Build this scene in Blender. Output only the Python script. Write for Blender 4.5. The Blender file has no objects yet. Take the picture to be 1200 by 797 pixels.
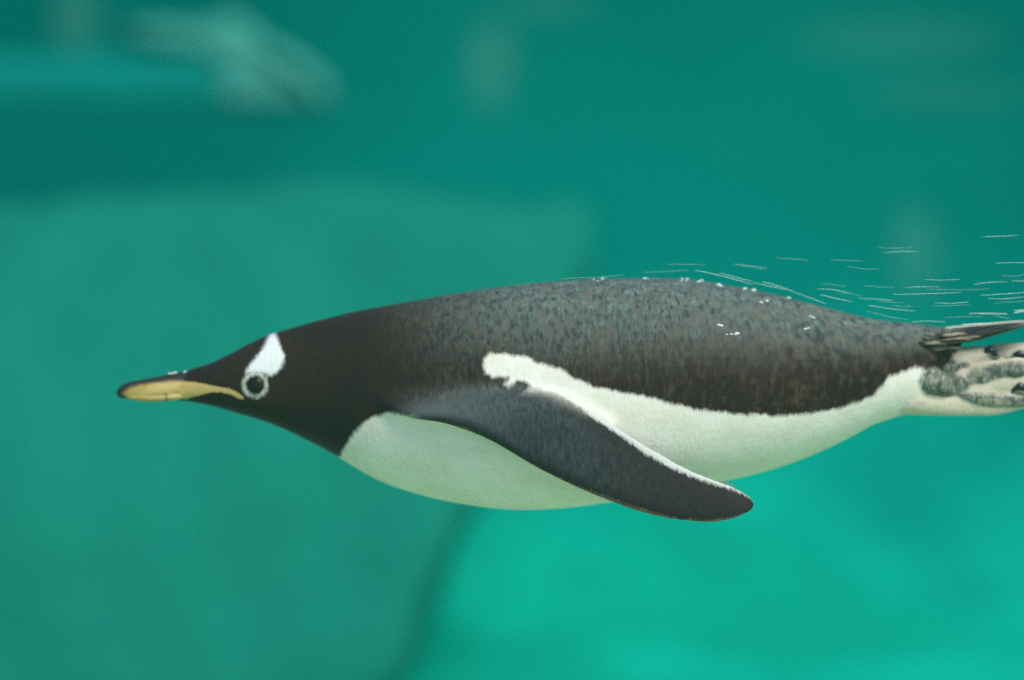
import bpy, bmesh, math, random
import numpy as np
from mathutils import Vector, Matrix, noise
from mathutils.bvhtree import BVHTree

random.seed(7); np.random.seed(7)
SC = bpy.context.scene
COL = SC.collection
R = math.radians

# ------------------------------------------------------------------ camera, sky, sun, exposure
PITCH = R(8.0)
CAM = Vector((0.0, -2.0, 1.05))
DIST = 2.0                       # metres from the lens to the penguin's middle plane
PXM = 1500.0                     # photo pixels per metre at that distance
FWD = Vector((0, math.cos(PITCH), -math.sin(PITCH)))
UP = Vector((0, math.sin(PITCH), math.cos(PITCH)))
cd = bpy.data.cameras.new('camera')
cam = bpy.data.objects.new('camera', cd); COL.objects.link(cam)
cam.location = CAM
cam.rotation_euler = (math.pi/2 - PITCH, 0, 0)
cd.sensor_width = 36.0
cd.lens = 36.0 * DIST / (1200.0/PXM)
cd.clip_start = 0.05; cd.clip_end = 200
cd.dof.use_dof = True
cd.dof.focus_distance = 1.925
cd.dof.aperture_fstop = 1.5
SC.camera = cam

SUN_ELEV, SUN_AZ = R(53), R(143)     # azimuth from +Y towards +X: above, on the viewer's side, to the right
w = bpy.data.worlds.new('World'); SC.world = w; w.use_nodes = True
nt = w.node_tree
sky = nt.nodes.new('ShaderNodeTexSky'); sky.sky_type = 'NISHITA'; sky.sun_disc = False
sky.sun_elevation = SUN_ELEV; sky.sun_rotation = SUN_AZ
bg = nt.nodes['Background']; bg.inputs['Strength'].default_value = 0.15
nt.links.new(sky.outputs['Color'], bg.inputs['Color'])
sl = bpy.data.lights.new('sun', 'SUN'); sl.energy = 3.0; sl.angle = R(25); sl.color = (1.0, 0.97, 0.9)
sun = bpy.data.objects.new('sun', sl); COL.objects.link(sun)
sd = Vector((math.sin(SUN_AZ)*math.cos(SUN_ELEV), math.cos(SUN_AZ)*math.cos(SUN_ELEV), math.sin(SUN_ELEV)))
sun.rotation_euler = (-sd).to_track_quat('-Z', 'Y').to_euler()
sun.location = (0, 0, 6)
vs = SC.view_settings
vs.view_transform = 'Standard'; vs.look = 'None'; vs.gamma = 1.0; vs.use_curve_mapping = False
vs.exposure = 0.22
SC.cycles.use_denoising = False

# ------------------------------------------------------------------ helpers
def on_ray(px, py, depth):
    """point of the place seen at photo pixel (px, py), `depth` metres in front of the lens"""
    k = depth/DIST/PXM
    return CAM + FWD*depth + Vector((1, 0, 0))*((px-600)*k) + UP*((398.5-py)*k)
def on_wall(px, py, y):
    d = FWD*DIST + Vector((1, 0, 0))*((px-600)/PXM) + UP*((398.5-py)/PXM)
    return CAM + d*((y-CAM.y)/d.y)
def on_floor(px, py, z=0.0):
    d = FWD*DIST + Vector((1, 0, 0))*((px-600)/PXM) + UP*((398.5-py)/PXM)
    return CAM + d*((z-CAM.z)/d.z)

def link(name, me, mat=None, parent=None, smooth=True):
    o = bpy.data.objects.new(name, me); COL.objects.link(o)
    if mat: me.materials.append(mat)
    if parent: o.parent = parent
    if smooth and len(me.polygons):
        me.polygons.foreach_set('use_smooth', [True]*len(me.polygons))
    return o
def mesh(name, V, F):
    me = bpy.data.meshes.new(name)
    me.from_pydata([tuple(v) for v in V], [], F); me.update()
    return me
def tag(o, label=None, cat=None, group=None, kind=None):
    if label: o['label'] = label
    if cat: o['category'] = cat
    if group: o['group'] = group
    if kind: o['kind'] = kind
    return o

class N:
    """small node-graph helper"""
    def __init__(s, name):
        s.m = bpy.data.materials.new(name); s.m.use_nodes = True
        s.t = s.m.node_tree; s.b = s.t.nodes['Principled BSDF']
    def put(s, sock, v):
        if hasattr(v, 'is_output'): s.t.links.new(v, sock)
        else:
            try: sock.default_value = v
            except Exception: sock.default_value = (*v, 1.0)
    def math(s, op, a, b=0.0, c=0.0, clamp=False):
        n = s.t.nodes.new('ShaderNodeMath'); n.operation = op; n.use_clamp = clamp
        for i, v in enumerate((a, b, c)): s.put(n.inputs[i], v)
        return n.outputs[0]
    def attr(s, name):
        n = s.t.nodes.new('ShaderNodeAttribute'); n.attribute_name = name
        return n.outputs['Fac']
    def coord(s, scale=(1, 1, 1), rot=(0, 0, 0)):
        c = s.t.nodes.new('ShaderNodeTexCoord'); m = s.t.nodes.new('ShaderNodeMapping')
        m.inputs['Scale'].default_value = scale; m.inputs['Rotation'].default_value = rot
        s.t.links.new(c.outputs['Object'], m.inputs['Vector'])
        return m.outputs[0]
    def noise(s, vec, scale, detail=3.0, rough=0.55, dist=0.0):
        n = s.t.nodes.new('ShaderNodeTexNoise'); s.put(n.inputs['Vector'], vec)
        n.inputs['Scale'].default_value = scale; n.inputs['Detail'].default_value = detail
        n.inputs['Roughness'].default_value = rough; n.inputs['Distortion'].default_value = dist
        return n.outputs['Fac']
    def voro(s, vec, scale, feature='F1', out='Distance'):
        n = s.t.nodes.new('ShaderNodeTexVoronoi'); n.feature = feature; s.put(n.inputs['Vector'], vec)
        n.inputs['Scale'].default_value = scale
        return n.outputs[out]
    def ramp(s, v, lo, hi, a=0.0, b=1.0):
        n = s.t.nodes.new('ShaderNodeMapRange'); n.interpolation_type = 'SMOOTHSTEP'
        s.put(n.inputs[0], v)
        for i, q in enumerate((lo, hi, a, b)): s.put(n.inputs[i+1], q)
        return n.outputs[0]
    def mix(s, f, a, b, blend='MIX'):
        n = s.t.nodes.new('ShaderNodeMix'); n.data_type = 'RGBA'; n.blend_type = blend
        s.put(n.inputs[0], f); s.put(n.inputs[6], a); s.put(n.inputs[7], b)
        return n.outputs[2]
    def bump(s, h, strength, dist=0.001):
        n = s.t.nodes.new('ShaderNodeBump'); n.inputs['Strength'].default_value = strength
        n.inputs['Distance'].default_value = dist; s.put(n.inputs['Height'], h)
        s.t.links.new(n.outputs[0], s.b.inputs['Normal'])
    def set(s, **k):
        names = dict(color='Base Color', rough='Roughness', spec='Specular IOR Level', sheen='Sheen Weight',
                     sheenr='Sheen Roughness', trans='Transmission Weight', ior='IOR', alpha='Alpha', coat='Coat Weight')
        for q, v in k.items(): s.put(s.b.inputs[names[q]], v)
        return s.m

def loft(sections, closed_ends=True):
    """sections: list of equal-length rings of points -> closed mesh data"""
    V, F = [], []
    n = len(sections[0])
    for ring in sections: V.extend(ring)
    for i in range(len(sections)-1):
        for j in range(n):
            a, b = i*n+j, i*n+(j+1) % n
            F.append((a, b, b+n, a+n))
    if closed_ends:
        for i, rev in ((0, True), (len(sections)-1, False)):
            c = len(V); V.append(tuple(np.mean(np.array(sections[i]), axis=0)))
            for j in range(n):
                a, b = i*n+j, i*n+(j+1) % n
                F.append((c, b, a) if rev else (c, a, b))
    return V, F

def smooth_interp(xs, ys, x):
    """Catmull-Rom style (monotone-ish) interpolation"""
    xs = np.array(xs, float); ys = np.array(ys, float); x = np.asarray(x, float)
    d = np.gradient(ys, xs)
    i = np.clip(np.searchsorted(xs, x)-1, 0, len(xs)-2)
    h = xs[i+1]-xs[i]; t = np.clip((x-xs[i])/h, 0, 1)
    return ((2*t**3-3*t**2+1)*ys[i] + (t**3-2*t**2+t)*h*d[i] + (-2*t**3+3*t**2)*ys[i+1] + (t**3-t**2)*h*d[i+1])

def sdf_poly(P, poly):
    """signed distance, positive inside; P (n,2), poly list"""
    poly = np.array(poly, float); n = len(poly)
    best = np.full(len(P), 1e9); inside = np.zeros(len(P), bool)
    for i in range(n):
        a, b = poly[i], poly[(i+1) % n]
        e = b-a; q = P-a
        t = np.clip((q@e)/(e@e+1e-12), 0, 1)
        best = np.minimum(best, np.hypot(*(q-np.outer(t, e)).T))
        c = ((a[1] > P[:, 1]) != (b[1] > P[:, 1]))
        with np.errstate(divide='ignore', invalid='ignore'):
            xi = (b[0]-a[0])*(P[:, 1]-a[1])/(b[1]-a[1]+1e-12)+a[0]
        inside ^= c & (P[:, 0] < xi)
    return np.where(inside, best, -best)

# ------------------------------------------------------------------ the pool
WALL_Y = 2.7
def pool_paint(name, base, pale, spots=(), foot=None, blend=None):
    n = N(name)
    c = n.coord((1, 1, 1))
    big = n.noise(c, 0.9, 3, 0.5)
    med = n.noise(n.coord((1, 1, 2.2)), 3.1, 4, 0.6, 0.3)
    col = n.mix(n.ramp(big, 0.35, 0.68), tuple(x*1.06 for x in base), tuple(x*0.74 for x in base))
    col = n.mix(n.math('MULTIPLY', n.ramp(med, 0.5, 0.75), 0.35), col, pale)
    if foot:                                     # sunlit floor brightness painted low on the cove, uneven edge and brighter patches
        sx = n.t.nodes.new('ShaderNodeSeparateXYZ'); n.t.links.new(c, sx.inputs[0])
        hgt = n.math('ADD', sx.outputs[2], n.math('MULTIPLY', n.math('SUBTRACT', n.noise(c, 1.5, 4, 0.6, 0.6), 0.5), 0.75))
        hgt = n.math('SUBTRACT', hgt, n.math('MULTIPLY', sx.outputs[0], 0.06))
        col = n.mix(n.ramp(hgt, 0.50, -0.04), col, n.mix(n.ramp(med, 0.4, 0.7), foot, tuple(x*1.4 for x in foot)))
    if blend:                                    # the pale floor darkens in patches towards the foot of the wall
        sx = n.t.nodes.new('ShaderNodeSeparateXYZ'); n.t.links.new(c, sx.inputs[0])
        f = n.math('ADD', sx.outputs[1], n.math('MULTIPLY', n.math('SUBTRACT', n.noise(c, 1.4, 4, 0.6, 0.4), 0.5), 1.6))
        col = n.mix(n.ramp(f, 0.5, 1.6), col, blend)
    for (px, py, rx, rz, amt) in spots:          # lime scale washed down the painted wall
        p = on_wall(px, py, WALL_Y)
        sx = n.t.nodes.new('ShaderNodeSeparateXYZ'); n.t.links.new(c, sx.inputs[0])
        dx = n.math('DIVIDE', n.math('SUBTRACT', sx.outputs[0], p.x), rx)
        dz = n.math('DIVIDE', n.math('SUBTRACT', sx.outputs[2], p.z), rz)
        r2 = n.math('ADD', n.math('MULTIPLY', dx, dx), n.math('MULTIPLY', dz, dz))
        r2 = n.math('ADD', r2, n.math('MULTIPLY', n.math('SUBTRACT', med, 0.5), 1.2))
        col = n.mix(n.ramp(r2, 1.0, 0.1, 0.0, amt), col, (0.055, 0.25, 0.18))
    n.bump(n.noise(c, 40, 4), 0.3, 0.004)
    return n.set(color=col, rough=0.8, spec=0.02)

WALLCOL = (0.0012, 0.166, 0.132)
SUNCOVECOL = (0.003, 0.30, 0.206)
FLOORCOL = (0.32, 0.58, 0.32)
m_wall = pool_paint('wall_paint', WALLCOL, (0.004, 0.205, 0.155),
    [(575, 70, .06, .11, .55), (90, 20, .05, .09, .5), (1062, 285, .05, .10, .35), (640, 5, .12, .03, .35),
     (1110, 110, .2, .03, .25), (1050, 45, .25, .06, .25)], SUNCOVECOL)
m_floor = pool_paint('floor_paint', FLOORCOL, (0.36, 0.60, 0.35), blend=SUNCOVECOL)

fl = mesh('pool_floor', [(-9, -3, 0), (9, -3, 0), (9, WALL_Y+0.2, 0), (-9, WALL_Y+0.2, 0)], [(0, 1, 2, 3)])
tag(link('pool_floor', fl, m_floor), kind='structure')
# back wall: runs across, turns forward at both sides, with a rounded cove at its foot
prof = []
CR = 1.0
for k in range(11):
    a = k/10*math.pi/2
    prof.append((-CR + CR*math.sin(a), 0.004 + CR - CR*math.cos(a)))
for z in (1.15, 1.3, 1.5, 2.0, 2.6): prof.append((0.0, z))
prof += [(0.3, 2.6), (0.3, -0.05), (-CR, -0.05)]
path = []
for k in range(7): path.append((-6, -3+0.6*k))
for k in range(11):
    a = math.pi - k/10*math.pi/2
    path.append((-4.0+2*math.cos(a), WALL_Y-2.0+2.0*math.sin(a)))
for k in range(1, 12): path.append((-4.0+8.0*k/12, WALL_Y))
for k in range(11):
    a = math.pi/2 - k/10*math.pi/2
    path.append((4.0+2*math.cos(a), WALL_Y-2.0+2.0*math.sin(a)))
for k in range(7): path.append((6, WALL_Y-2.3-0.55*k))
rings = []
for i, p in enumerate(path):
    a = Vector(path[max(i-1, 0)]); b = Vector(path[min(i+1, len(path)-1)])
    t = (b-a).normalized(); nrm = Vector((-t.y, t.x))       # pointing out of the pool
    rings.append([(p[0]+nrm.x*u, p[1]+nrm.y*u, z) for u, z in prof])
V, F = loft(rings)
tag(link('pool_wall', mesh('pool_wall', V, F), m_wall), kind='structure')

def rock_mat(name, a, b, c):
    n = N(name); co = n.coord()
    x = n.noise(n.coord((0.6, 1, 1.6)), 3, 5, 0.6, 0.4); y = n.noise(co, 22, 4, 0.65)
    col = n.mix(n.ramp(x, 0.35, 0.65), a, b)
    col = n.mix(n.math('MULTIPLY', n.ramp(y, 0.5, 0.75), 0.4), col, c)
    n.bump(n.noise(co, 30, 6, 0.65), 0.5, 0.01)
    return n.set(color=col, rough=0.85, spec=0.02)

def fbm(v, s, o=4):
    return noise.fractal(Vector(v)*s, 1.0, 2.0, o)

# long rounded boulder on the floor behind the penguin's head
def sstep(t):
    t = min(max(t, 0.0), 1.0); return t*t*(3-2*t)
def boulder():
    st = []
    x0, x1, n = -3.2, 0.17, 110
    for i in range(n):
        u = i/(n-1)
        x = x0 + (x1-x0)*u
        e = max(0.0, (x1-x)/0.13)
        s = (1-(1-min(e, 1))**3.2)**(1/2.4) if e < 1 else 1.0
        s = max(s, 0.02)
        el = min(1.0, max(0.02, (x-x0)/0.8)); s *= el**0.4
        top = 0.80 - 0.04*min(x, 0) if x > -0.9 else 0.836
        ring = []
        for k in range(72):
            a = 2*math.pi*k/72
            ca, sa = math.cos(a), math.sin(a)
            p = 0.62
            y = 2.02 + 0.50*s*math.copysign(abs(ca)**p, ca)
            hh = (top+0.12)/2
            z = (top-hh) + hh*(0.35+0.65*s)*math.copysign(abs(sa)**0.78, sa)
            z -= max(0, y-1.66)*1.0*max(0, (z-0.2)/0.5)      # top slopes away behind the crest
            if ca < 0: y -= 0.42*(1-min(max(z, 0), .75)/.75)*s
            xx = x - (0.27*sstep((0.74-z)/0.62) + 0.16*sstep((0.18-z)/0.24))*max(0, 1-(x1-x)/1.2)
            d = 0.045*fbm((xx, y, z), 2.2) + 0.022*fbm((xx, y, z), 4.5) + 0.008*fbm((xx, y, z), 7)
            ring.append((xx + d*0.5, y + d*ca, z + d*max(sa, -.2)))
        st.append(ring)
    return loft(st)
V, F = boulder()
m_rock = rock_mat('rock_green', (0.010, 0.194, 0.138), (0.008, 0.176, 0.124), (0.012, 0.205, 0.148))
tag(link('boulder', mesh('boulder', V, F), m_rock),
    'big rounded green boulder on the pool floor behind the head', 'boulder')

# shelf of rock on the back wall, with a pale wedge lying on it
def slab(poly, y0, y1, amp, seed, sub=3):
    bm = bmesh.new()
    a = [bm.verts.new(on_wall(px, py, y0)) for px, py in poly]
    b = [bm.verts.new(on_wall(px, py, y0)+Vector((0, y1-y0, 0))) for px, py in poly]
    bm.faces.new(a); bm.faces.new(b[::-1])
    for i in range(len(a)):
        j = (i+1) % len(a)
        bm.faces.new((a[j], a[i], b[i], b[j]))
    bmesh.ops.recalc_face_normals(bm, faces=bm.faces)
    bmesh.ops.bevel(bm, geom=bm.edges[:], offset=0.012, segments=3, profile=0.6, affect='EDGES')
    bmesh.ops.triangulate(bm, faces=bm.faces)
    bmesh.ops.subdivide_edges(bm, edges=[e for e in bm.edges if e.calc_length() > 0.05], cuts=sub)
    for v in bm.verts:
        d = amp*fbm(v.co+Vector((seed, 0, 0)), 6)
        v.co += Vector((d*0.3, d, d*0.5))
    me = bpy.data.meshes.new('slab'); bm.to_mesh(me); bm.free()
    return me
shelf = slab([(-340, 62), (-120, 66), (60, 68), (200, 66), (262, 70), (268, 119), (100, 122), (-100, 120), (-340, 123)],
             WALL_Y-0.022, WALL_Y+0.04, 0.002, 3)
tag(link('rock_shelf', shelf, rock_mat('rock_teal', (0.006, 0.28, 0.235), (0.006, 0.25, 0.205), (0.012, 0.30, 0.25))),
    'turquoise rock shelf with a flat underside on the pool wall', 'rock shelf')
wedge = slab([(140, 36), (190, 30), (235, 34), (258, 22), (285, 24), (300, 44), (345, 66), (380, 92), (388, 116),
              (384, 121), (258, 121), (262, 70), (225, 58), (170, 48)], WALL_Y-0.03, WALL_Y+0.04, 0.0012, 11)
tag(link('pale_rock', wedge, rock_mat('rock_pale', (0.085, 0.38, 0.305), (0.07, 0.35, 0.28), (0.10, 0.40, 0.32))),
    'pale wedge shaped rock at the end of the turquoise shelf', 'rock')

# ------------------------------------------------------------------ the penguin
root = bpy.data.objects.new('penguin', None); COL.objects.link(root)
root.empty_display_size = 0.1
root.location = CAM + FWD*DIST
root.rotation_euler = (-PITCH, 0, 0)
tag(root, 'black and white penguin swimming level, flipper swept down, orange bill stretched forward', 'penguin')

def L(px, py, ypx=0.0):
    """photo pixel + depth offset (in the same pixel unit) -> penguin's own coordinates in metres"""
    k = (DIST + ypx/PXM)/DIST/PXM
    return ((px-600)*k, ypx/PXM, (398.5-py)*k)

TOP = [(196, 444), (208, 440), (222, 433.5), (248, 425), (269, 415), (291, 403), (312, 393.5), (333, 387), (360, 379), (387, 372), (413, 365.5),
       (440, 360.5), (500, 349.5), (560, 340), (620, 332.5), (680, 328), (740, 326), (790, 326.5), (820, 329), (850, 334), (892, 341.5), (940, 353.5),
       (970, 361), (1000, 369), (1030, 375), (1060, 378), (1085, 381), (1108, 384), (1128, 387)]
BOT = [(196, 466), (208, 469), (227, 471.5), (253, 477), (280, 485), (307, 493), (333, 503), (360, 516), (387, 530), (410, 544), (435, 558.5), (490, 579),
       (546, 591), (601, 597), (656, 595.5), (704, 590), (760, 581), (810, 572), (847, 564), (878, 557), (920, 545), (960, 529.5), (1000, 510),
       (1020, 499), (1049, 489), (1075, 480), (1100, 455), (1128, 400)]
WID = [(196, 6), (208, 10), (222, 15), (250, 25), (280, 34), (310, 39), (340, 43), (380, 53), (430, 73), (480, 93), (540, 110), (600, 119), (680, 123),
       (760, 119), (840, 108), (900, 95), (960, 78), (1010, 61), (1050, 47), (1085, 34), (1110, 22), (1128, 8)]
xs = np.concatenate([np.linspace(196, 300, 34), np.linspace(304, 1060, 150), np.linspace(1064, 1128, 24)])
tz = smooth_interp(*zip(*TOP), xs); bz = smooth_interp(*zip(*BOT), xs); wy = smooth_interp(*zip(*WID), xs)
rings = []
for x, t, b, wd in zip(xs, tz, bz, wy):
    zc, h = (t+b)/2, (b-t)/2
    ring = []
    for k in range(72):
        a = 2*math.pi*k/72
        ca, sa = math.cos(a), math.sin(a)
        ring.append(((x-600)/PXM, wd*math.copysign(abs(ca)**0.95, ca)/PXM, (398.5-(zc - h*math.copysign(abs(sa)**0.97, sa)))/PXM))
    rings.append(ring)
trunk = loft(rings)

# flipper: pairs (trailing edge, leading edge, depth, half thickness) from shoulder to tip
FL = [((480, 432), (420, 462), -50, 16), ((525, 436), (446, 480), -76, 22), ((568, 445), (482, 491), -100, 22), ((612, 453), (522, 496.5), -118, 18),
      ((650, 462), (573, 515.5), -128, 13), ((704, 486), (628, 547.5), -128, 11), ((740, 509), (680, 573), -126, 9.5), ((773, 531), (735, 595), -122, 8.5),
      ((805, 549), (772, 605.5), -118, 7.5), ((834, 561), (805, 610.5), -114, 6.8), ((858, 570), (835, 612), -110, 6), ((875, 579), (858, 608), -107, 5),
      ((882.5, 587), (873, 602), -105, 3.8), ((884.5, 593), (880, 598), -104, 2.2)]
def flipper(side):
    tt = np.arange(len(FL)); q = np.linspace(0, len(FL)-1, 70)
    cols = [smooth_interp(tt, [f[0][0] for f in FL], q), smooth_interp(tt, [f[0][1] for f in FL], q), smooth_interp(tt, [f[1][0] for f in FL], q),
            smooth_interp(tt, [f[1][1] for f in FL], q), smooth_interp(tt, [f[2] for f in FL], q), smooth_interp(tt, [f[3] for f in FL], q)]
    rings = []
    for ux, uy, lx, ly, d, th in zip(*cols):
        A = np.array(L(ux, uy, d+3)); B = np.array(L(lx, ly, d-4))
        c = (A+B)/2; e = (A-B)/2
        ring = []
        for k in range(40):
            a = 2*math.pi*k/40
            ca, sa = math.cos(a), math.sin(a)
            tk = th*(0.86-0.24*ca)/PXM                # thicker towards the leading edge
            p = c + e*math.copysign(abs(ca)**0.9, ca) + np.array((0, sa*tk, 0))
            ring.append((p[0], p[1]*side, p[2]))
        rings.append(ring)
    return loft(rings)
flips = [flipper(1), flipper(-1)]

def tube(pts, n=20):
    """pts: (px, py, ypx, rz, ry)"""
    P = np.array(pts, float); s = np.arange(len(P)); q = np.linspace(0, len(P)-1, (len(P)-1)*6+1)
    C = np.stack([smooth_interp(s, P[:, i], q) for i in range(5)], 1)
    rings = []
    for i in range(len(C)):
        a, b = C[max(i-1, 0)], C[min(i+1, len(C)-1)]
        t = np.array((b[0]-a[0], b[1]-a[1])); t /= np.hypot(*t)+1e-9; nn = (-t[1], t[0])
        ring = []
        for k in range(n):
            th = 2*math.pi*k/n
            ring.append(L(C[i, 0]+nn[0]*C[i, 3]*math.cos(th), C[i, 1]+nn[1]*C[i, 3]*math.cos(th), C[i, 2]+C[i, 4]*math.sin(th)))
        rings.append(ring)
    return loft(rings)
feet_grey = [
    tube([(1050, 446, -20, 8, 9), (1068, 441, -26, 11, 9), (1084, 443, -29, 15, 10), (1098, 449, -30, 14.5, 10), (1110, 456, -27, 10, 9), (1119, 460, -24, 5, 6)]),
    tube([(1104, 455, -15, 7, 5.6), (1116, 454, -22, 10, 7.2), (1128, 449, -25, 13, 8), (1139, 444, -24, 12, 6.8), (1150, 439, -26, 13.5, 8), (1163, 435, -25, 13, 7.2),
          (1178, 433, -25, 12, 6.4), (1190, 431, -26, 12.5, 7.2), (1206, 429, -24, 10, 6.4), (1222, 426, -23, 9.5, 5.6), (1238, 424, -22, 6, 4.8), (1250, 423, -21, 3, 2.5)]),
    tube([(1104, 461, -17, 3, 3.2), (1122, 463, -23, 6, 4.8), (1143, 466, -26, 8.5, 5.6), (1163, 468, -26, 9, 5.6), (1183, 469, -25, 8, 5.2), (1203, 469, -24, 7.5, 4.8),
          (1222, 467, -22, 6, 4), (1236, 466, -21, 3, 2.5)]),
    tube([(1078, 436, -4, 8, 9), (1094, 433, -10, 10, 10), (1108, 433, -14, 11, 11), (1122, 429, -14, 10, 9), (1136, 424, -12, 6, 6)]),
]
feet_pale = [
    tube([(1020, 455, 0, 26, 22), (1045, 462, -8, 25, 20), (1075, 470, -18, 17, 14), (1105, 474, -20, 13.5, 10), (1135, 474, -20, 13.5, 8), (1165, 473, -19, 14, 7), (1195, 467, -18, 13, 6), (1218, 460, -16, 11, 5)]),
    tube([(1116, 454, -20, 8, 8), (1135, 456, -22, 9, 8), (1150, 455, -22, 11, 8), (1180, 449, -22, 13, 7), (1202, 444, -20, 12, 6)]),
    tube([(1074, 424, -2, 10, 10), (1100, 424, -6, 13, 12), (1128, 420, -8, 13, 11), (1146, 416, -8, 11, 9), (1158, 414, -8, 8, 7), (1165, 413, -8, 4, 4)]),
    tube([(1100, 440, -4, 12, 8), (1130, 436, -8, 12, 8), (1160, 426, -8, 8, 6), (1180, 424, -6, 5, 5)]),
    tube([(1130, 424, 18, 6, 6), (1160, 411, 20, 6.5, 6), (1180, 408, 21, 6, 6), (1200, 405, 21, 6.5, 6), (1222, 403, 20, 5.5, 5), (1240, 402, 19, 3, 3)]),
    tube([(1128, 428, 10, 5, 4), (1160, 420, 12, 7, 4), (1190, 415, 12, 7, 4), (1215, 413, 12, 6, 4), (1226, 412, 12, 3, 3)]),
]

# one continuous skin: everything above fused by a voxel remesh
V, F = [], []
for v, f in [trunk]+flips+feet_grey+feet_pale:
    o = len(V); V += [tuple(p) for p in v]; F += [tuple(i+o for i in q) for q in f]
tmp = mesh('tmp', V, F); to = bpy.data.objects.new('tmp', tmp); COL.objects.link(to)
bm = bmesh.new(); bm.from_mesh(tmp); bmesh.ops.recalc_face_normals(bm, faces=bm.faces); bm.to_mesh(tmp); bm.free()
md = to.modifiers.new('r', 'REMESH'); md.mode = 'VOXEL'; md.voxel_size = 0.00135
dg = bpy.context.evaluated_depsgraph_get(); dg.update()
body_me = bpy.data.meshes.new_from_object(to.evaluated_get(dg))
bpy.data.objects.remove(to); bpy.data.meshes.remove(tmp)
body_me.name = 'body'
nv = len(body_me.vertices)
co = np.empty(nv*3); body_me.vertices.foreach_get('co', co); co = co.reshape(-1, 3)

def bvh(parts):
    V, F = [], []
    for v, f in parts:
        o = len(V); V += [tuple(p) for p in v]; F += [tuple(i+o for i in q) for q in f]
    return BVHTree.FromPolygons(V, F)
def dist(parts, pts, far=0.05):
    t = bvh(parts)
    out = np.full(len(pts), far)
    for i, p in enumerate(pts):
        h = t.find_nearest(p, far)
        if h[3] is not None: out[i] = h[3]
    return out
near_fl = co[:, 0] < 0.2
d_tr = dist([trunk], co)
d_fl = dist(flips, co)
d_fg = dist(feet_grey, co); d_fp = dist(feet_pale, co)
# smooth: all lightly, the shoulder joint strongly
ne = len(body_me.edges); ed = np.empty(ne*2, int); body_me.edges.foreach_get('vertices', ed); ed = ed.reshape(-1, 2)
deg = np.bincount(ed.ravel(), minlength=nv).astype(float)
joint = np.exp(-((np.minimum(d_tr, d_fl)*0 + np.abs(d_tr-d_fl))/0.009)**2) * (d_fg > 0.01)
wgt = 0.25 + 0.5*joint
for it in range(50):
    acc = np.zeros_like(co)
    for k in range(3):
        acc[:, k] = np.bincount(ed[:, 0], co[ed[:, 1], k], nv) + np.bincount(ed[:, 1], co[ed[:, 0], k], nv)
    ww = wgt if it < 4 else np.where(joint > 0.2, wgt*joint, 0.0)
    co += (acc/deg[:, None]-co)*ww[:, None]
body_me.vertices.foreach_set('co', co.ravel()); body_me.update()
nrm = np.empty(nv*3); body_me.vertices.foreach_get('normal', nrm); nrm = nrm.reshape(-1, 3)

# fields of the plumage pattern, measured in photo pixels over either flank
kk = DIST/(DIST-np.abs(co[:, 1]))
P = np.stack([600+co[:, 0]*PXM*kk, 398.5-co[:, 2]*PXM*kk], 1)
belly = [(392, 545), (397, 536), (403, 526), (410, 514), (421, 499), (435, 489.5), (455, 483.5), (490, 487), (520, 488), (585, 500), (600, 470), (622, 452), (614, 446), (604, 447),
         (595, 455), (592, 451), (596, 443), (588, 441), (577, 443), (569, 438), (565, 430), (567, 421), (574, 415.5), (590, 415.5), (603, 418), (618, 418.5), (625, 426), (640, 428.5), (656, 432.5),
         (671, 442), (692, 452), (719, 457.5), (742, 461.5), (773, 469), (802, 477), (838, 482.5), (873, 486), (922, 487), (970, 481.5), (1003, 472.5), (1024, 463), (1036, 452), (1044, 441), (1062, 433),
         (1078, 430), (1090, 442), (1140, 450), (1400, 450), (1400, 800), (392, 800)]
head = [(316, 386), (320, 384), (323, 391), (326, 400), (330, 409), (333, 416), (332, 424), (330, 431), (324, 437), (318, 441), (313, 439), (307, 437), (298, 436.5), (290, 438), (287, 440),
        (288, 435), (293, 428), (299, 420), (306, 411), (312, 401), (315, 394)]
gape = [(180, 449), (200, 447), (227, 447.5), (240, 450), (253, 453), (267, 455), (277, 459), (285, 465), (287, 468.5), (279, 467), (270, 462), (258, 459.5), (245, 460), (233, 463.5), (220, 467), (200, 469), (180, 470)]
fdark = [(300, 300), (560, 424), (600, 438), (637, 458), (652, 459), (671, 472), (699, 493), (728, 511.5), (754, 530.5), (788, 550), (821, 563), (845, 570), (866, 577), (880, 584), (890, 596),
         (872, 602), (854, 607), (826, 610), (795, 607.5), (766, 601), (735, 591), (704, 580), (671, 567), (640, 553), (601, 531.5), (573, 515), (546, 502), (520, 497), (480, 497), (400, 500), (300, 520)]
ring = np.hypot((P[:, 0]-299)/1.0, (P[:, 1]-451)/1.03)
A = {
    'd_belly': sdf_poly(P, belly),
    'd_head': np.maximum(sdf_poly(P, head), 1.7-np.abs(ring-13.0)),
    'd_gape': sdf_poly(P, gape),
    'd_fdark': sdf_poly(P, fdark),
    'm_flip': np.clip((d_tr-d_fl)*PXM, -30, 30) - 15*np.clip((600-P[:, 0])/150, 0, 1.4),
    'd_under': np.where(co[:, 1] < 0, nrm[:, 1], -nrm[:, 1]),
    'm_foot': np.clip((np.minimum(d_tr, 0.02)-np.minimum(d_fg, d_fp))*PXM, -20, 20),
    'm_grey': np.clip((np.minimum(d_fp, 0.02)-d_fg)*PXM, -20, 20),
    'n_up': nrm[:, 2],
    'px': P[:, 0], 'py': P[:, 1],
}
for k, v in A.items():
    at = body_me.attributes.new(k, 'FLOAT', 'POINT'); at.data.foreach_set('value', v.astype(np.float32))

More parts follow.
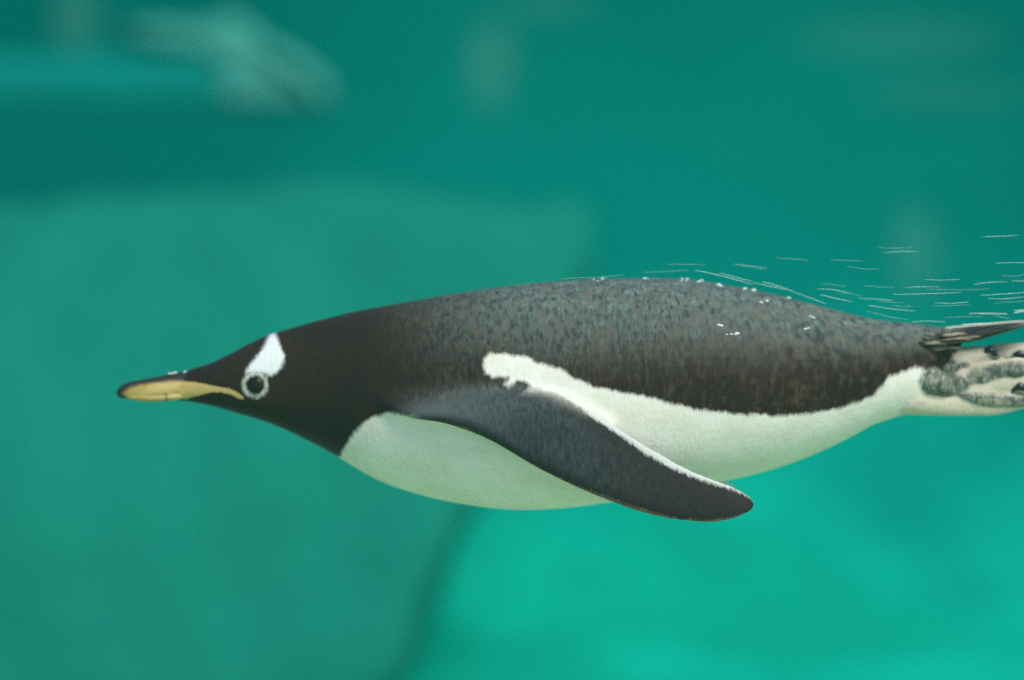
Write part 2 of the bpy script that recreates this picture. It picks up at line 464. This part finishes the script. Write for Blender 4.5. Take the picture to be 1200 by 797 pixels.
def plumage():
    n = N('plumage')
    at = n.attr
    px, py = at('px'), at('py')
    fine = n.noise(n.coord((1, 1, 0.4)), 420, 3, 0.6)
    rear = n.ramp(px, 780, 960)
    v1 = n.noise(n.coord((1, 0.42, 0.38)), 330, 4, 0.62)                        # upright streaks of wet feather over the shoulders
    v2 = n.noise(n.coord((0.9, 0.5, 0.42), (0, R(-38), 0)), 240, 3, 0.62, 0.3)  # slanting feather tips over the rump
    vo = n.voro(n.coord((0.75, 0.6, 0.6), (0, R(-30), 0)), 250, 'SMOOTH_F1')      # rows of small overlapping feathers
    v2 = n.math('ADD', n.math('MULTIPLY', v2, 0.75), n.math('MULTIPLY', n.math('SUBTRACT', 0.75, vo), 0.42))
    fm = n.t.nodes.new('ShaderNodeMix'); n.put(fm.inputs[0], rear); n.put(fm.inputs[2], v1); n.put(fm.inputs[3], v2)
    fleck = fm.outputs[0]
    fleck2 = n.noise(n.coord((1, 1, 0.4)), 110, 3, 0.55, 0.3)
    warm = n.noise(n.coord((1, 1, 0.5)), 130, 2, 0.5)
    big = n.noise(n.coord(), 16, 3, 0.55)
    # dark coat: warm black on head and flanks, slate tips on the back, sheen painted into upward faces
    black = n.mix(n.ramp(big, 0.35, 0.65), (0.030, 0.0175, 0.011), (0.023, 0.0155, 0.0115))
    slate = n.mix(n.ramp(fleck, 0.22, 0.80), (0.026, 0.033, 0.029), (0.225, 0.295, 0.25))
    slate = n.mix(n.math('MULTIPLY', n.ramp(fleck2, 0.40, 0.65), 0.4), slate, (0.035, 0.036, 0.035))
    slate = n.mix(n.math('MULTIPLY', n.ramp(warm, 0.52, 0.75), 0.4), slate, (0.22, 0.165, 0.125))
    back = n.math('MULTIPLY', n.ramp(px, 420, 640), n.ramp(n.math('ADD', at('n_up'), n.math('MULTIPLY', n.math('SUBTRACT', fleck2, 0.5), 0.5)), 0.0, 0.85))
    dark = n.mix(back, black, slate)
    brown = n.math('MULTIPLY', n.math('MULTIPLY', n.ramp(fleck, 0.44, 0.68), n.ramp(warm, 0.30, 0.62)), n.ramp(px, 420, 560))
    dark = n.mix(n.math('MULTIPLY', brown, 0.7), dark, (0.080, 0.054, 0.034))
    # white front with faint warm stains
    white = n.mix(n.ramp(n.noise(n.coord((0.7, 1, 1)), 45, 4, 0.6), 0.35, 0.75), (0.80, 0.77, 0.68), (0.72, 0.68, 0.56))
    white = n.mix(n.math('MULTIPLY', n.ramp(n.noise(n.coord((0.6, 1, 1), (0, R(20), 0)), 20, 5, 0.65, 0.5), 0.52, 0.78), 0.55), white, (0.60, 0.54, 0.37))
    white = n.mix(n.math('MULTIPLY', n.ramp(fleck, 0.5, 0.3), 0.12), white, (0.50, 0.48, 0.42))
    edge = n.math('ADD', at('d_belly'), n.math('ADD', n.math('MULTIPLY', n.math('SUBTRACT', fine, 0.5), 5.0), n.math('MULTIPLY', n.math('SUBTRACT', fleck2, 0.5), 10.0)))
    body = n.mix(n.ramp(edge, -3.4, 3.4), dark, white)
    he = n.math('ADD', at('d_head'), n.math('MULTIPLY', n.math('SUBTRACT', fine, 0.5), 7.5))
    body = n.mix(n.ramp(he, -3.2, 3.4), body, n.mix(n.ramp(py, 433, 443), (0.72, 0.74, 0.71), (0.56, 0.57, 0.48)))
    ge = n.math('ADD', at('d_gape'), n.math('MULTIPLY', n.math('SUBTRACT', fine, 0.5), 3.0))
    body = n.mix(n.ramp(ge, -1.3, 1.3), body, (0.58, 0.40, 0.14))
    # flipper: slate upper side, white trailing edge and underside
    fl = n.mix(n.ramp(n.noise(n.coord((1, 1, 0.35), (0, R(35), 0)), 380, 3, 0.6), 0.3, 0.72), (0.022, 0.027, 0.028), (0.056, 0.066, 0.068))
    fl = n.mix(n.math('MULTIPLY', n.ramp(n.noise(n.coord(), 24, 3), 0.5, 0.75), 0.4), fl, (0.022, 0.022, 0.023))
    fl = n.mix(n.ramp(px, 640, 450, 0.0, 0.75), fl, (0.12, 0.138, 0.135))  # bluish sheen of the shoulder painted into the colour
    fl = n.mix(n.ramp(px, 600, 820, 0.0, 0.9), fl, n.mix(fine, (0.012, 0.009, 0.008), (0.034, 0.026, 0.021)))
    fl = n.mix(n.ramp(at('d_fdark'), 15, 4, 0.0, 0.75), fl, (0.024, 0.020, 0.018))
    fe = n.math('ADD', at('d_fdark'), n.math('MULTIPLY', n.math('SUBTRACT', fine, 0.5), 9.0))
    fl = n.mix(n.ramp(fe, 2.4, -3.2), fl, n.mix(n.ramp(at('n_up'), -0.3, 0.3), (0.22, 0.14, 0.075), (0.54, 0.55, 0.51)))
    fl = n.mix(n.ramp(at('d_under'), 0.25, 0.6), fl, (0.66, 0.64, 0.56))
    body = n.mix(n.ramp(n.math('ADD', at('m_flip'), n.math('MULTIPLY', n.math('SUBTRACT', fine, 0.5), 5.0)), -6.0, 12.0), body, fl)
    # feet: pale skin, grey scaled toes
    scal = n.noise(n.coord((1, 1, 0.5), (0, R(-30), 0)), 520, 2, 0.6)
    pale = n.mix(n.ramp(n.noise(n.coord(), 60, 4, 0.6), 0.35, 0.7), (0.60, 0.53, 0.41), (0.46, 0.43, 0.30))
    grey = n.mix(n.ramp(scal, 0.3, 0.7), (0.085, 0.105, 0.08), (0.25, 0.275, 0.215))
    grey = n.mix(n.math('MULTIPLY', n.ramp(n.voro(n.coord((1, 1, 0.6), (0, R(25), 0)), 300, out='Distance'), 0.35, 0.8), 0.75), grey, (0.045, 0.052, 0.04))
    gm = n.math('MULTIPLY', n.ramp(at('m_grey'), -1, 2.5), n.ramp(n.math('ADD', at('n_up'), n.math('MULTIPLY', scal, 0.5)), n.ramp(px, 1112, 1126, 1.7, 1.05), n.ramp(px, 1112, 1126, 0.9, 0.35)))
    gm = n.math('MULTIPLY', gm, n.ramp(n.noise(n.coord(), 75, 3, 0.6), 0.32, 0.55, 0.55, 1.0))
    foot = n.mix(gm, pale, grey)
    body = n.mix(n.ramp(n.math('ADD', at('m_foot'), n.math('MULTIPLY', n.math('SUBTRACT', fine, 0.5), 9.0)), -3.0, 3.0), body, foot)
    h = n.math('ADD', n.math('MULTIPLY', fleck, 1.0), n.math('MULTIPLY', fine, 0.5))
    wr = n.noise(n.coord((1.6, 1, 0.45), (0, R(12), 0)), 190, 3, 0.6, 0.8)
    h = n.math('ADD', h, n.math('MULTIPLY', n.math('MULTIPLY', wr, n.ramp(at('m_foot'), 0, 3)), 1.4))
    n.bump(h, 0.42, 0.0014)
    return n.set(color=body, rough=0.5, spec=0.1, sheen=0.06, sheenr=0.4)
body = link('body', body_me, plumage(), root)
BODY = BVHTree.FromPolygons([tuple(c) for c in co], [tuple(p.vertices) for p in body_me.polygons])
def skin_at(px, py):
    """front surface of the penguin under a photo pixel, in its own coordinates"""
    o = Vector((0, -DIST, 0)); d = Vector(L(px, py, 0))-o
    h = BODY.ray_cast(o, d.normalized())
    return h[0], h[1]

# bill in two halves
def bill_mat():
    n = N('bill_horn'); at = n.attr
    z = n.noise(n.coord((0.4, 1, 1)), 260, 3, 0.6)
    hor = n.mix(n.ramp(n.noise(n.coord((0.3, 1, 1)), 120, 3), 0.3, 0.7), (0.64, 0.46, 0.18), (0.42, 0.28, 0.075))
    e = n.math('ADD', at('d_y'), n.math('MULTIPLY', n.math('SUBTRACT', z, 0.5), 3.0))
    c = n.mix(n.ramp(e, -3.2, 3.4), (0.032, 0.028, 0.026), hor)
    n.bump(z, 0.25, 0.0006)
    return n.set(color=c, rough=0.45, spec=0.2)
m_bill = bill_mat()
yel = [(144, 461), (152, 455), (164, 451.5), (182, 449), (200, 447), (250, 446), (250, 475), (196.5, 475), (196, 462), (193.5, 462), (194, 471), (170, 472.5), (152, 469)]
SEAM = [(137, 461.5), (160, 461), (197, 459.5), (226, 459), (240, 459)]
def bill(name, top, bot, wid):
    X = np.linspace(top[0][0], top[-1][0], 60)
    t = smooth_interp(*zip(*top), X); b = smooth_interp(*zip(*bot), X); wd = smooth_interp(*zip(*wid), X)
    rings = []
    for x, zt, zb, q in zip(X, t, b, wd):
        zc, h = (zt+zb)/2, max((zb-zt)/2, 0.3)
        rings.append([((x-600)/PXM, q*math.copysign(abs(math.cos(a))**0.8, math.cos(a))/PXM, (398.5-(zc-h*math.copysign(abs(math.sin(a))**0.85, math.sin(a))))/PXM)
                      for a in [2*math.pi*k/32 for k in range(32)]])
    V, F = loft(rings)
    me = mesh(name, V, F)
    V = np.array(V); k2 = DIST/(DIST-np.abs(V[:, 1]))
    Q = np.stack([600+V[:, 0]*PXM*k2, 398.5-V[:, 2]*PXM*k2], 1)
    a = me.attributes.new('d_y', 'FLOAT', 'POINT'); a.data.foreach_set('value', sdf_poly(Q, yel).astype(np.float32))
    return link(name, me, m_bill, root)
UW = [(136.8, 1.0), (141, 4), (150, 6.5), (165, 8.5), (185, 11), (205, 12), (222, 12), (240, 12)]
bill('upper_bill', [(136.8, 459), (139, 455), (147, 449.5), (163, 445.5), (187, 441), (203, 437.5), (222, 434.5), (240, 432)],
     [(136.8, 462.5), (139, 465), (147, 467), (163, 468), (187, 467.5), (203, 466), (222, 463), (240, 460)], UW)
bill('lower_bill', [(141, 462), (150, 461.5), (163, 461), (187, 460.5), (203, 460), (222, 459.5), (240, 459)],
     [(141, 463.5), (150, 467.5), (163, 470), (187, 470.5), (203, 469), (222, 466), (240, 464)],
     [(141, 1.5), (150, 5.5), (163, 7.5), (187, 9), (203, 10), (222, 10), (240, 10)])

# eyes
def blob(rx, ry, rz, seg=24, ringn=14):
    V = [(0, 0, rz)]; F = []
    for i in range(1, ringn):
        a = math.pi*i/ringn
        for j in range(seg):
            b = 2*math.pi*j/seg
            V.append((rx*math.sin(a)*math.cos(b), ry*math.sin(a)*math.sin(b), rz*math.cos(a)))
    V.append((0, 0, -rz)); e = len(V)-1
    for j in range(seg):
        F.append((0, 1+j, 1+(j+1) % seg)); F.append((e, e-1-j, e-1-(j+1) % seg))
    for i in range(ringn-2):
        for j in range(seg):
            a = 1+i*seg+j; b = 1+i*seg+(j+1) % seg
            F.append((a, a+seg, b+seg, b))
    return V, F
n = N('eye_dark'); m_eye = n.set(color=(0.016, 0.010, 0.009), rough=0.35, spec=0.15)
p, nr = skin_at(300.5, 451)
em = mesh('eye', *blob(0.0072, 0.0046, 0.0069))
for s in (1, -1):
    e = link('eye', em if s == 1 else em.copy(), m_eye if s == 1 else None, root)
    e.location = (p.x, p.y*s + 0.0022*s, p.z)

# tail feathers, fanned side by side
def tail_mat():
    n = N('tail_quill')
    z = n.noise(n.coord((0.08, 1, 1)), 300, 3, 0.6)
    c = n.mix(n.ramp(z, 0.45, 0.68), (0.018, 0.015, 0.012), (0.10, 0.08, 0.055))
    n.bump(z, 0.4, 0.001)
    return n.set(color=c, rough=0.5, spec=0.4), None
m_tail = tail_mat()[0]
n = N('quill_pale'); m_quill = n.set(color=n.mix(n.noise(n.coord((0.2, 1, 1)), 200), (0.72, 0.68, 0.56), (0.55, 0.48, 0.36)), rough=0.5)
def blade(pts, mat, w_y, name):
    P = np.array(pts, float); s = np.arange(len(P)); q = np.linspace(0, len(P)-1, 36)
    C = np.stack([smooth_interp(s, P[:, i], q) for i in range(4)], 1)
    rings = []
    for i in range(len(C)):
        rings.append([L(C[i, 0], C[i, 1]+C[i, 3]*math.sin(a), C[i, 2]+w_y*min(1, C[i, 3]/3)*math.cos(a)) for a in [2*math.pi*k/16 for k in range(16)]])
    return link(name, mesh(name, *loft(rings)), mat, root)
for k in range(-3, 4):
    a = abs(k)
    tipx = 1222-6*a
    pts = [(1070, 396+1.2*a, 3*k, 5), (1100, 393+1.2*a, 6*k, 6.5), (1135, 388.5+2.2*a, 8*k, 6), (1165, 384+1.7*a, 9*k, 4.2), (1190, 380+1.2*a, 10*k, 2.4), (tipx, 376+1.5*a, 10*k, 0.4)]
    f = blade(pts, m_tail, 7.5, 'tail_feather')
    sh = [(x+2 if i else x+25, y-h*(1.1 if k == 0 else 0.95), yy-1, (1.3 if k == 0 else 0.3) if i < 5 else 0.2) for i, (x, y, yy, h) in enumerate(pts)]
    q = blade(sh, m_quill, 2.4 if k == 0 else 1.2, 'quill'); q.parent = f
n = N('covert_cream'); m_cov = n.set(color=n.mix(n.ramp(n.noise(n.coord((0.15, 1, 1.6)), 260), 0.4, 0.6), (0.30, 0.25, 0.17), (0.05, 0.04, 0.028)), rough=0.6, spec=0.1)
# pale covert feathers under the tail root
for x0, y0, x1, y1, d in ((1086, 402.5, 1138, 398, -36), (1104, 393.5, 1134, 391, -42), (1092, 409, 1130, 407, -31), (1112, 399, 1150, 394, -44)):
    blade([(x0-22, y0-1, d+12, 1), (x0, y0, d+1, 2.8), ((x0+x1)/2, (y0+y1)/2, d, 3), (x1, y1, d+1, 0.4)], m_cov, 4, 'tail_covert')

# claws
n = N('claw_black'); m_claw = n.set(color=(0.012, 0.013, 0.012), rough=0.25, spec=0.5)
for pts in ([(1154, 411, -14, 3), (1160, 410, -16, 4), (1166, 413, -16, 4.2), (1171, 420, -14, 0.6)],
            [(1186, 458, -26, 2.5), (1194, 453, -30, 4.5), (1202, 456, -30, 4), (1212, 464, -28, 0.6)],
            [(1188, 416, 8, 3), (1195, 415, 7, 4.5), (1205, 417, 7, 4), (1214, 422, 8, 0.6)],
            [(1242, 421, -22, 3), (1250, 420, -22, 3.5), (1258, 423, -22, 0.6)],
            [(1232, 466, -24, 3), (1240, 465, -24, 3.2), (1249, 469, -24, 0.6)],
            [(1236, 402, 24, 3), (1243, 401, 24, 3.2), (1252, 405, 24, 0.6)]):
    blade(pts, m_claw, 3.5, 'claw')

# ------------------------------------------------------------------ air bubbles
n = N('bubble_air'); m_bub = n.set(color=(0.86, 0.93, 0.92), rough=0.08, trans=0.35, ior=1.2, alpha=0.92)
n = N('bubble_thin'); m_bub1 = n.set(color=(0.75, 0.9, 0.87), rough=0.1, trans=0.4, ior=1.2, alpha=0.6)
n = N('bubble_faint'); m_bub2 = n.set(color=(0.62, 0.86, 0.80), rough=0.1, trans=0.45, ior=1.2, alpha=0.4)
MW = Matrix.Translation(root.location) @ Matrix.Rotation(-PITCH, 4, 'X')
bm0 = blob(1, 1, 1, 8, 6)
def chain(pts, name, mat):
    V, F = [], []
    c = sum((p for p, _ in pts), Vector())/len(pts)
    for p, r in pts:
        o = len(V)
        V += [((x*r[0]+p.x-c.x), y*r[1]+p.y-c.y, z*r[2]+p.z-c.z) for x, y, z in bm0[0]]
        F += [tuple(i+o for i in f) for f in bm0[1]]
    o = link(name, mesh(name, V, F), mat)
    o.location = MW @ c; o.rotation_euler = (-PITCH, 0, 0)
    return o
rnd = random.Random(5)
S3 = lambda a, b: (840+a/3.3333, 250+b/3.3333)
TR = [(640,135,755,133,0), (660,154,778,150,1), (1045,92,1168,86,1), (825,259,940,258,1), (745,290,860,288,1), (825,296,1060,295,0), (700,317,945,310,1), (1100,195,1230,196,1),
      (1160,264,1240,266,1), (1012,277,1125,268,1), (1040,320,1220,308,1), (1070,333,1190,327,1), (1090,352,1220,344,0), (860,350,975,347,1), (850,361,980,357,0), (995,391,1125,393,2),
      (1170,380,1215,378,2), (1170,388,1215,388,2), (895,407,1030,404,0), (968,434,1080,430,2), (402,296,508,309,1), (412,320,520,344,1), (560,333,680,340,1), (600,360,765,381,1),
      (770,424,885,424,1), (515,208,628,217,0), (455,182,565,186,0), (240,175,350,183,0), (75,200,190,213,0), (185,268,320,315,1), (20,235,130,265,1), (590,383,740,415,0), (585,283,690,288,0),
      (690,360,760,363,0), (1090,400,1140,410,0), (420,275,500,285,0), (480,312,560,322,0), (1120,243,1200,240,0), (640,345,720,350,0), (330,318,420,352,1), (150,272,260,296,1)]
TR = [(*S3(a, b), *S3(c, d), k) for a, b, c, d, k in TR]
TR += [(784, 309.6, 824, 310, 0), (817, 317, 880, 333, 1), (756, 319, 804, 316.5, 0), (660, 327, 690, 325, 0), (648, 333, 672, 331.5, 0), (690, 326, 730, 322.5, 0), (862, 310, 895, 315, 0)]
for x0, y0, x1, y1, k in TR:
    d = rnd.uniform(-95, -35); n_ = max(6, int(math.hypot(x1-x0, y1-y0)/3.2))
    bow = rnd.uniform(-1.2, 1.2)
    pts = []
    for i in range(n_):
        u = i/(n_-1)
        w_ = (0.23, 0.31, 0.5)[k]*(0.75+0.35*rnd.random())*(0.55+0.45*math.sin(math.pi*(0.12+0.8*u)))
        p = Vector(L(x0+(x1-x0)*u, y0+(y1-y0)*u+bow*math.sin(math.pi*u)+rnd.uniform(-.15, .15), d))
        pts.append((p, (3.4/PXM, w_/PXM, w_/PXM)))
    o = chain(pts, 'bubble_trail', (m_bub2, m_bub1, m_bub)[k])
    look = ('faint hairline trail of tiny bubbles', 'thin white trail of tiny bubbles', 'bright thick white trail of bubbles')[k]
    mx, my = (x0+x1)/2, (y0+y1)/2
    spot = ('close along the top of the back' if mx < 905 and my > 312 else 'in open water over the rump' if mx < 1030 and my < 330 else
            'low over the rump just before the tail' if mx < 1085 else 'in open water high above the tail' if my < 325 else 'close above the tail feathers')
    tag(o, look+' '+spot, 'bubble trail', 'bubble trails in the wake')
CL = [(705, 327, 2), (757, 326, 2), (803, 328, 4), (820, 330, 3), (844, 334, 3), (869, 339, 3), (882, 340, 3), (896, 353.5, 3), (949.5, 371.5, 3), (946.5, 385, 2), (860, 391, 6), (843, 381, 3),
      (922, 349, 2), (698, 328, 2), (207, 437.8, 6), (215, 436, 4)]
for x, y, c in CL:
    pts = []
    for i in range(c):
        xx, yy = x+rnd.uniform(-1.9, 1.9)*c*0.75, y+rnd.uniform(-1.0, 1.6)
        h, q = skin_at(xx, yy)
        if h is None or x < 230:
            h = Vector(L(xx, yy, -4 if x < 230 else -2))
        r = rnd.uniform(0.9, 2.0)
        pts.append((h, (r*1.7/PXM, r/PXM, r/PXM)))
    o = chain(pts, 'bubble_cluster', m_bub)
    if x < 230: tag(o, 'tiny pale beads added for the wet sheen on top of the bill', 'bubbles', 'sheen beads on the bill')  # beads added along the culmen to stand for its wet sheen
    elif c == 6: tag(o, 'longest cluster of silvery air bubbles, midway down the dark flank', 'bubbles', 'bubbles on the back')
    elif y > 360: tag(o, 'small cluster of silvery air bubbles on the side of the back', 'bubbles', 'bubbles on the back')
    else: tag(o, 'small cluster of silvery air bubbles along the upper outline of the back', 'bubbles', 'bubbles on the back')

# ------------------------------------------------------------------ the water itself: a pale green veil between the lens and the far wall
hz = bmesh.new(); bmesh.ops.create_cube(hz, size=1.0)
me = bpy.data.meshes.new('haze'); hz.to_mesh(me); hz.free()
hm = bpy.data.materials.new('water_veil'); hm.use_nodes = True
t = hm.node_tree; t.nodes.remove(t.nodes['Principled BSDF'])
pv = t.nodes.new('ShaderNodeVolumePrincipled')
pv.inputs['Color'].default_value = (0.01, 0.80, 0.60, 1)
pv.inputs['Density'].default_value = 0.03
pv.inputs['Anisotropy'].default_value = 0.3
t.links.new(pv.outputs[0], t.nodes['Material Output'].inputs['Volume'])
o = link('haze', me, hm, smooth=False)
o.scale = (20, 9, 4.0); o.location = (0, 0.3, 0.95)
tag(o, kind='stuff')
